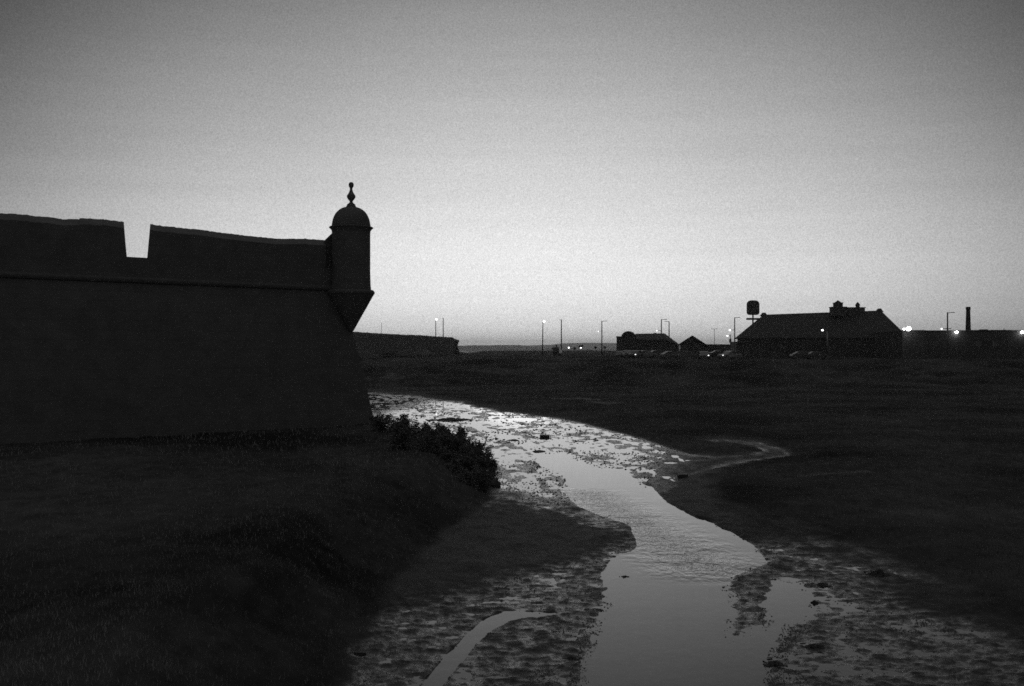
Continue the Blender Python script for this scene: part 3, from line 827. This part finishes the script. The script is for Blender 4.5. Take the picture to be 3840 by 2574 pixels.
lamp(2509, 264, 1206, 'street lamp with its arm to the left rising behind the vaulted hall roof', [(1206, -18, None, 'arm')], .15)
lamp(2679, 310, 1234, 'thin double-armed lamp post above the low store range', [(1234, -12, None, 'arm'), (1234, 12, None, 'arm')], .075)
lamp(2755, 204, 1191, 'street lamp with two arms against the left hip of the warehouse', [(1191.5, 20, None, 'arm'), (1238, -18, M_lamp, 'bracket')], .12)
lamp(2739, 244, 1255, 'short thick post with a box and a bright lamp above the low store', [(1259.5, -11, M_lamp, 'bracket')], .1)
lamp(3103, 184, 1243, 'low street lamp with a lit head standing in front of the warehouse wall', [(1238, -19, M_lamp, 'bracket')], .13)
lamp(3553, 168, 1172, 'street lamp with a long top arm before the long flat building', [(1173, 27, None, 'arm'), (1233, -22, M_lamp_dim, 'bracket'), (1233, 13, None, 'arm')], .13)
# box on the short post
o = [c for c in COL.objects if c.get('label', '').startswith('short thick post')][0]
MB().box(-.28, .22, -.2, .2, gz(1283, 244)-o.location.z, gz(1271, 244)-o.location.z).build('control_box', M_metal, o, bevel=.03)

# globe lamps low over the road
for px, py, lab in ((2082, 1306, 'small bright globe lamp between two round road signs beside the van'), (2133, 1306, 'small bright globe lamp standing alone right of the tall unlit street lamp'),
                    (2178, 1306.5, 'small bright globe lamp under the paired round signs')):
    Y = 268; x0 = gx(px, Y); zb = ground_z(x0, Y)-.1
    o = empty('globe_lamp', (x0, Y, zb), lab, 'lamp', 'globe lamps by the roundabout')
    MB().tube((0, 0, 0), (0, 0, gz(py, Y)-zb), .06, .05).build('pole', M_metal, o)
    MB().blob((0, -.02, gz(py, Y)-zb+.1), (.18, .18, .18), .0, 8, 12, 1).build('globe', M_lamp, o, smooth=True)

# road signs
def disc_sign(px, py, r, lab, twin=False):
    Y = 258; x0 = gx(px, Y); zb = ground_z(x0, Y)-.1; zc = gz(py, Y)-zb
    o = empty('road_sign', (x0, Y, zb), lab, 'road sign', 'round road signs by the roundabout')
    MB().tube((0, .04, 0), (0, .04, zc+.1), .045).build('post', M_metal, o)
    for dx, dz in (((0, 0),) if not twin else ((-.28, -.1), (.32, .12))):
        m = MB(); n = 20
        m.add([(dx+r*math.cos(6.2832*k/n), yy, zc+dz+r*math.sin(6.2832*k/n)) for yy in (-.03, 0.0) for k in range(n)],
              [tuple(range(n)), tuple(range(2*n-1, n-1, -1))] + [(k, k+n, (k+1) % n+n, (k+1) % n) for k in range(n)])
        m.build('disc', M_sign, o)
disc_sign(2073, 1308.5, .36, 'dark round road sign just left of a globe lamp')
disc_sign(2087, 1298, .27, 'dark round road sign on the taller post beside the van')
disc_sign(2155, 1308, .37, 'lone dark round road sign between two globe lamps')
disc_sign(2178, 1299, .30, 'pair of dark round signs on one post over a globe lamp', True)
disc_sign(2233, 1304, .34, 'greyish round road sign left of the lamp with the long arm')
disc_sign(2268, 1303.5, .36, 'dark round road sign right of the lamp with the long arm')

# pale bollards
for px, py0, lab in ((2062, 1319, 'pale stubby bollard left of the van'), (2111, 1322, 'pale stubby bollard right of the van')):
    Y = 250; x0 = gx(px, Y); zb = gz(py0, Y)-.95
    o = MB().lathe([(.17, -.4), (.17, .55), (.23, .6), (.23, .72), (.12, .8)], 0, 0, 14).build('bollard', M_white)
    o.location = (x0, Y, min(zb, ground_z(x0, Y)+.1)); tag(o, lab, 'bollard', 'pale bollards by the van')

# ------------------------------------------------------------------ cars
def make_car(paint, lab, lit=False, van=False):
    root = empty('parked_van' if van else 'parked_car', (0, 0, 0), lab, 'van' if van else 'car', 'vehicles parked by the far road')
    hw = .86
    def side(pts, y):
        return [(x_, y, z_) for x_, z_ in pts]
    if van:
        body = [(-2.4,.35),(2.4,.35),(2.45,.9),(2.2,1.15),(1.75,1.3),(1.3,1.95),(.9,2.08),(-2.1,2.1),(-2.4,1.9),(-2.45,.9)]
        cab = [(1.25,1.35),(1.7,1.32),(1.3,1.88),(1.25,1.9)]
    else:
        body = [(-2.1,.3),(2.1,.3),(2.15,.55),(2.05,.78),(1.1,.92),(.45,1.36),(-.1,1.45),(-1.0,1.42),(-1.75,1.0),(-2.1,.92),(-2.15,.6)]
        cab = [(.98,.95),(.42,1.33),(-.1,1.40),(-.98,1.37),(-1.6,1.0)]
    n = len(body); m = MB()
    secs = []
    for y, s, up in ((-hw, .94, .0), (-hw*.92, 1, .0), (hw*.92, 1, 0), (hw, .94, 0)):
        secs.append([(x_*(s if z_ > .35 else 1), y*(1 if z_ < 1.0 else .88), z_*(1 if abs(y) < hw else .985)) for x_, z_ in body])
    vs = [p for s_ in secs for p in s_]; fs = []
    for i in range(3):
        for k in range(n): fs.append((i*n+k, i*n+(k+1) % n, (i+1)*n+(k+1) % n, (i+1)*n+k))
    fs += [tuple(range(n-1, -1, -1)), tuple(3*n+k for k in range(n))]
    m.add(vs, fs); bo = m.build('body', paint, root, smooth=False, bevel=.04)
    k = len(cab); m = MB()
    yy = hw*.90 if not van else hw*.91
    m.add([(x_, -yy, z_) for x_, z_ in cab] + [(x_, yy, z_) for x_, z_ in cab], [tuple(range(k)), tuple(range(2*k-1, k-1, -1))] + [(i, i+k, (i+1) % k+k, (i+1) % k) for i in range(k)])
    m.build('windows', M_glass, root)
    for wx in (-1.35, 1.35):
        for wy in (-hw+.06, hw-.06):
            w_ = MB(); w_.tube((wx, wy-.1, .32), (wx, wy+.1, .32), .32, .32, 16); wo = w_.build('wheel', M_tyre, root)
            MB().tube((wx, wy-.112, .32), (wx, wy+.112, .32), .18, .18, 12).build('rim', M_metal, wo)
    for wy in (-.62, .62):
        MB().blob((2.06, wy, .66), (.1, .17, .11), .0, 6, 10, 1).build('headlight', M_head if lit and wy > 0 else M_lens, root, smooth=True)
    return root
protos = {}
def place_car(px, Y, rz, kind, lab, lit=False):
    key = (kind, lit)
    if key not in protos:
        o = protos[key] = make_car(PAINTS[max(kind, 0)], lab, lit, kind < 0)
    else:
        o = copy_tree(protos[key])
    o['label'] = lab
    x0 = gx(px, Y); o.location = (x0, Y, ground_z(x0, Y)+.02); o.rotation_euler = (0, 0, math.radians(rz))
    return o
place_car(1372, 172, 10, 2, 'silver car below the left part of the far fort wall, nearest the turret')
place_car(1487, 205, 15, 1, 'grey car parked under the middle of the far fort wall')
place_car(1522, 203, -170, 2, 'silver car nose to nose with the grey one under the far fort wall')
place_car(1592, 226, 12, 3, 'pale car under the right part of the far fort wall')
place_car(2090, 250, 78, -1, 'dark van between two pale bollards')
place_car(2328, 200, -100, 1, 'grey car with lit headlamps at the left foot of the vaulted hall', True)
place_car(2352, 196, 95, 2, 'silver car second from the left in front of the vaulted hall')
place_car(2384, 192, -115, 0, 'dark car with lit headlamps in front of the vaulted hall', True)
place_car(2425, 198, 12, 3, 'pale car parked sideways in front of the vaulted hall')
place_car(2468, 201, 8, 1, 'grey car in front of the hall just left of the lamp post')
place_car(2520, 188, 14, 2, 'silver car in front of the pale bush')
place_car(2572, 186, 170, 1, 'grey car in front of the gabled shed')
place_car(2640, 190, -95, 2, 'silver car with lit headlamps in front of the low store', True)
place_car(2736, 176, -150, 3, 'pale car with lit headlamps nearest the creek, left of the annex', True)
place_car(2700, 204, 0, 0, 'dark car parked against the low store')
place_car(3010, 178, 5, 1, 'grey car in front of the warehouse, right of the annex')
place_car(3065, 177, 2, 0, 'dark car in front of the warehouse beside the low lamp')

# ------------------------------------------------------------------ shrubs
def shrub_mesh(seed, n_stem=13, leaves=2200, r=.6, h=1.0, leaf=.075):
    rr = random.Random(seed); st = MB(); lf = MB()
    tips = []
    for k in range(n_stem):
        a = rr.uniform(0, 6.28); q = rr.uniform(.1, 1)*r; hh_ = h*rr.uniform(.65, 1.08)*(1-.35*(q/r)**2)
        p0 = np.array([.1*q*math.cos(a), .1*q*math.sin(a), -.1]); p1 = np.array([.6*q*math.cos(a), .6*q*math.sin(a), hh_*.55]); p2 = np.array([q*math.cos(a), q*math.sin(a), hh_])
        st.tube(p0, p1, .02, .014, 5); st.tube(p1, p2, .014, .004, 5); tips.append((p0, p1, p2))
    for k in range(leaves):
        p0, p1, p2 = tips[rr.randrange(n_stem)]; f = rr.random()**.7
        c = p0*(1-f)**2 + 2*p1*f*(1-f) + p2*f*f
        sp = .20*r*(1.15-f)+.02
        c = c + np.array([rr.gauss(0, sp), rr.gauss(0, sp), rr.gauss(0, sp*.8)])
        d = np.array([rr.gauss(0, 1), rr.gauss(0, 1), rr.gauss(.8, .8)]); d /= np.linalg.norm(d)
        s_ = np.cross(d, [rr.gauss(0, 1), rr.gauss(0, 1), rr.gauss(0, 1)]); s_ /= np.linalg.norm(s_)+1e-6
        l_ = leaf*rr.uniform(.7, 1.6); wd = leaf*.28
        lf.add([c, c+d*l_*.5+s_*wd, c+d*l_, c+d*l_*.5-s_*wd], [(0, 1, 2, 3)])
    return st, lf
sp_ = []
for s_ in range(5):
    st, lf = shrub_mesh(20+s_)
    root = empty('shrub', (0, 0, 0), 'shrub', 'shrub', 'shrubs on the bank below the turret')
    lf.build('foliage', M_shrub, root); st.build('stem', M_wood, root); sp_.append(root)
SHR = [(-6.1,50.7,.6,'low shrub right against the foot of the fort corner'),
       (-5.5,50.0,.8,'small rounded shrub just right of the fort corner'),
       (-4.9,48.9,.95,'spiky shrub, the first tall one right of the fort corner'),
       (-4.2,47.9,1.0,'feathery shrub standing above the bank crest, second tall one from the corner'),
       (-3.5,46.7,1.0,'dense shrub in the middle of the bank crest line'),
       (-2.9,45.4,1.0,'tallest feathery shrub near the right end of the bank crest'),
       (-2.35,43.8,1.05,'bushy shrub at the shoulder where the crest turns down'),
       (-1.95,42.3,.95,'shrub on the steep right shoulder of the bank'),
       (-1.6,40.6,.9,'rounded shrub halfway down the right side of the bank'),
       (-1.3,39.0,.8,'shrub low on the right side of the bank, above the mud'),
       (-1.1,37.3,.62,'lowest shrub at the right toe of the bank'),
       (-1.0,35.6,.45,'small dark shrub at the muddy tip of the bank'),
       (-3.6,44.5,.95,'shrub on the bank behind the tallest feathery one'),
       (-2.8,41.5,.9,'shrub in the shade of the bank, left of the shoulder'),
       (-2.1,39.8,.85,'shrub on the right face of the bank, below the shoulder shrub'),
       (-1.9,37.6,.75,'shrub low on the right face of the bank, left of the lowest one'),
       (-.75,38.6,.5,'small shrub at the very edge of the mud, right of the bank'),
       (-4.0,46.2,.9,'dense shrub behind the crest line, left of the tallest one'),
       (-.95,34.2,.35,'smallest shrub at the muddy tip of the bank')]
for i, (sx_, sy_, sc_, lab) in enumerate(SHR):
    o = sp_[i] if i < 5 else copy_tree(sp_[i % 5])
    o.location = (sx_, sy_, ground_z(sx_, sy_)-.03); o.scale = (sc_*1.5, sc_*1.5, sc_*1.42); o.rotation_euler = (0, 0, i*1.7); o['label'] = lab
for i in range(16):     # the low mass of scrub down the face of the bank
    y_ = 33.5+13.5*random.random(); e_ = np.interp(y_, [30.5,33.5,36,39,43.2,48.5], [-1.15,-.7,-.75,-1.15,-2.3,-4.2]); x_ = e_-.7-2.6*random.random()
    o = copy_tree(sp_[i % 5]); k_ = random.uniform(.6, 1.05)
    o.location = (x_, y_, ground_z(x_, y_)-.03); o.scale = (k_*1.5, k_*1.5, k_*.95); o.rotation_euler = (0, 0, i*2.3)
    o['label'] = 'one of the low shrubs massed in the dark on the bank face'; o['group'] = 'low shrubs massed on the bank face'
# bushes by the gabled shed
for px, Y, r_, h_, lab, sd_ in ((2558, 205, 2.0, 2.3, 'pale rounded bush in front of the gabled shed, the largest', 3), (2505, 206, 1.3, 1.4, 'small pale bush at the foot of the lamp post by the hall', 4), (2610, 207, 1.4, 1.7, 'pale bush right of the largest one, before the shed', 5)):
    st, lf = shrub_mesh(sd_, 12, 900, r_, h_, .22)
    root = empty('roadside_bush', (gx(px, Y), Y, ground_z(gx(px, Y), Y)), lab, 'bush', 'bushes before the gabled shed')
    lf.build('foliage', M_leaf_pale, root); st.build('stem', M_wood, root)

# ------------------------------------------------------------------ stones and clumps on the flat
def rock(px, py, w_, h_, d_, lab, cat='rock', name='rock', seed=0, boxy=False, mt=None):
    Y = EYE*F/(py-HZ); x0 = gx(px, Y); z0 = max(ground_z(x0, Y), -.02)
    m = MB()
    if boxy:
        m.box(-w_/2, w_/2, -d_/2, d_/2, -.05, h_)
        m.v = [(a*(1+.06*math.sin(9*c+seed)), b_*(1+.05*math.cos(7*a)), c*(1+.05*math.sin(5*a+3))) for a, b_, c in m.v]
        o = m.build(name, mt or M_rock, bevel=.03)
    else:
        if name == 'rock': m.blob((0, 0, h_*.2), (w_/2, d_/2, h_*.7), .25, 9, 16, seed)
        else:
            q_ = random.Random(seed)
            for _ in range(55):
                f1, f2 = q_.gauss(0, .33), q_.gauss(0, .36); e_ = max(.25, 1-(f1*f1+f2*f2)*4)
                m.blob((f1*w_, f2*d_, 0), (w_*q_.uniform(.04, .17), d_*q_.uniform(.05, .18), h_*q_.uniform(.2, .6)*e_), .3, 5, 8, q_.randrange(999))
        o = m.build(name, mt or M_rock, smooth=True)
    o.location = (x0, Y, z0); tag(o, lab, cat)
rock(1693, 1576, 2.3, .30, 1.2, 'long low dark hummock on the bright far flat, left of the thin rivulet', 'mud hummock', 'mud_hummock', 3)
rock(1925, 1652, 1.0, .13, .8, 'long thin dark ridge of weed lying on the bright flat', 'weed clump', 'weed_clump', 4, mt=M_weed)
rock(1860, 1646, .45, .16, .5, 'dark lump at the left tip of the long weed ridge', 'weed clump', 'weed_clump', 14, mt=M_weed)
rock(2042, 1640, .55, .13, .5, 'small dark square stone on the bright flat above the stream', 'rock', 'rock', 5, True)
rock(2020, 1694, .58, .09, .7, 'flat dark stone at the head of the stream', 'rock', 'rock', 6)
rock(2560, 1793, .36, .14, .3, 'dark block-shaped stone on the mud right of the stream bend', 'rock', 'rock', 7, True)
rock(3292, 2160, .34, .22, .32, 'round dark weed clump on the grey mud at right', 'weed clump', 'weed_clump', 8, mt=M_weed)
rock(3055, 2262, .22, .12, .2, 'dark clump at the right edge of the small side pool', 'weed clump', 'weed_clump', 9, mt=M_weed)
rock(3085, 2196, .30, .10, .25, 'dark clump above the small side pool', 'weed clump', 'weed_clump', 10, mt=M_weed)
rock(3060, 2430, .36, .09, .3, 'broad dark weed patch on the mud, lower right of the stream', 'weed clump', 'weed_clump', 11, mt=M_weed)
rock(2905, 2492, .3, .08, .3, 'dark weed patch at the right lip of the stream near the bottom', 'weed clump', 'weed_clump', 12, mt=M_weed)
rock(2340, 2165, .36, .08, .34, 'dark weed clump at the left lip of the stream below the bend', 'weed clump', 'weed_clump', 13, mt=M_weed)
rock(2145, 2474, .2, .07, .2, 'dark clump on the mud left of the stream near the bottom', 'weed clump', 'weed_clump', 15, mt=M_weed)
rock(2125, 1824, .5, .05, .5, 'thin dark weed mat at the left bank above the stream bend', 'weed clump', 'weed_clump', 16, mt=M_weed)
rock(1850, 1822, .5, .3, .5, 'dark stone at the foot of the bank beside the shrubs', 'rock', 'rock', 17)

# ------------------------------------------------------------------ stuff: grass, seaweed litter
def scatter(name, n, px0, px1, py0, py1, keep, size, mt, label, cat, blade=True):
    px = RNG.uniform(px0, px1, n); py = RNG.uniform(py0, py1, n)
    Y = EYE*F/(py-HZ); X = (px-CX)/F*Y
    h, vg, dr = terrain(X, Y)
    k = keep(px, py, X, Y, h, vg, dr); X, Y, h = X[k], Y[k], h[k]
    n = len(X); a = RNG.uniform(0, 6.283, n); s_ = size(Y)*RNG.uniform(.5, 1.5, n)
    if blade:
        lx = RNG.normal(0, .35, n); ly = RNG.normal(0, .35, n); wd = s_*.10
        v = np.stack([np.stack([X-np.cos(a)*wd, Y-np.sin(a)*wd, h-.02], 1), np.stack([X+np.cos(a)*wd, Y+np.sin(a)*wd, h-.02], 1),
                      np.stack([X+lx*s_, Y+ly*s_, h+s_], 1)], 1).reshape(-1, 3)
        f = np.arange(3*n).reshape(-1, 3)
    else:
        m_ = 6; vs = []
        for j in range(m_):
            t_ = 2*math.pi*j/m_; rr_ = s_*RNG.uniform(.6, 1.3, n)
            vs.append(np.stack([X+np.cos(t_)*rr_, Y+np.sin(t_)*rr_*1.1, np.maximum(h, 0)-.01], 1))
        vs.append(np.stack([X, Y, np.maximum(h, 0)+s_*RNG.uniform(.22, .5, n)], 1))
        v = np.stack(vs, 1).reshape(-1, 3); b0 = np.arange(n)[:, None]*7
        f = np.concatenate([np.concatenate([b0+j, b0+(j+1) % 6, b0+6], 1) for j in range(6)], 0)
    me_ = bpy.data.meshes.new(name)
    me_.vertices.add(len(v)); me_.vertices.foreach_set('co', v.astype(np.float32).ravel())
    me_.loops.add(f.size); me_.loops.foreach_set('vertex_index', f.ravel().astype(np.int32))
    me_.polygons.add(len(f)); me_.polygons.foreach_set('loop_start', np.arange(0, f.size, 3, dtype=np.int32)); me_.polygons.foreach_set('loop_total', np.full(len(f), 3, np.int32))
    me_.update(calc_edges=True); me_.materials.append(mt)
    o = bpy.data.objects.new(name, me_); COL.objects.link(o); tag(o, label, cat, kind='stuff')
    return o
scatter('saltmarsh_grass', 90000, 1250, 4000, 1345, 2350, lambda px, py, X, Y, h, vg, dr: vg > .75, lambda Y: np.clip(Y*.0022, .06, .5), M_blade, 'short salt marsh grass on the dark right bank and far shore', 'grass')
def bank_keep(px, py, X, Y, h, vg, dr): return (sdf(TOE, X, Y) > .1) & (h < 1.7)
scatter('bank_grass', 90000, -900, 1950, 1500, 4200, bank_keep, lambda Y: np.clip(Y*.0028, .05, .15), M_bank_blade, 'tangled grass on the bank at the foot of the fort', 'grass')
def litter_keep(px, py, X, Y, h, vg, dr):
    d = sdf(STREAM, px, py)
    clump = fbm(X, Y*.6, .7, 201, 3); rnd = RNG.random(len(X))
    edge = (d > -75) & (d < 10) & (py > 2060)
    return (vg < .3) & (h > -.06) & ((edge & (clump > .12)) | (rnd < .05) | ((clump > .62) & (d < 0)))
scatter('seaweed_litter', 60000, 1250, 3900, 1930, 2640, litter_keep, lambda Y: np.clip(Y*.0013, .016, .045), M_weed, 'dark bits of seaweed strewn over the wet mud', 'seaweed', False)
scatter('far_seaweed_litter', 9000, 1400, 2700, 1500, 1900, lambda px, py, X, Y, h, vg, dr: (vg < .2) & (dr < .3) & (fbm(X, Y*.6, 2.0, 301, 2) > -.1) & (sdf(STREAM, px, py) < 6), lambda Y: np.clip(Y*.0013, .03, .10), M_weed, 'dark bits of seaweed strewn over the far wet flat', 'seaweed', False)

# ------------------------------------------------------------------ haze over the bay
M_haze = bpy.data.materials.new('sea_haze'); M_haze.use_nodes = True
t = M_haze.node_tree
for n in list(t.nodes):
    if n.type == 'BSDF_PRINCIPLED': t.nodes.remove(n)
pv = t.nodes.new('ShaderNodeVolumePrincipled'); pv.inputs['Color'].default_value = (.9, .9, .9, 1); pv.inputs['Density'].default_value = .00017; pv.inputs['Anisotropy'].default_value = .65
o_ = [n for n in t.nodes if n.type == 'OUTPUT_MATERIAL'][0]
t.links.new(pv.outputs[0], o_.inputs['Volume'])
hb = MB().box(-6800, 6800, -400, 7200, -6.0, 66).build('haze', M_haze)
tag(hb, 'thin evening haze over the bay', 'haze', kind='stuff')
print('verts', nv)
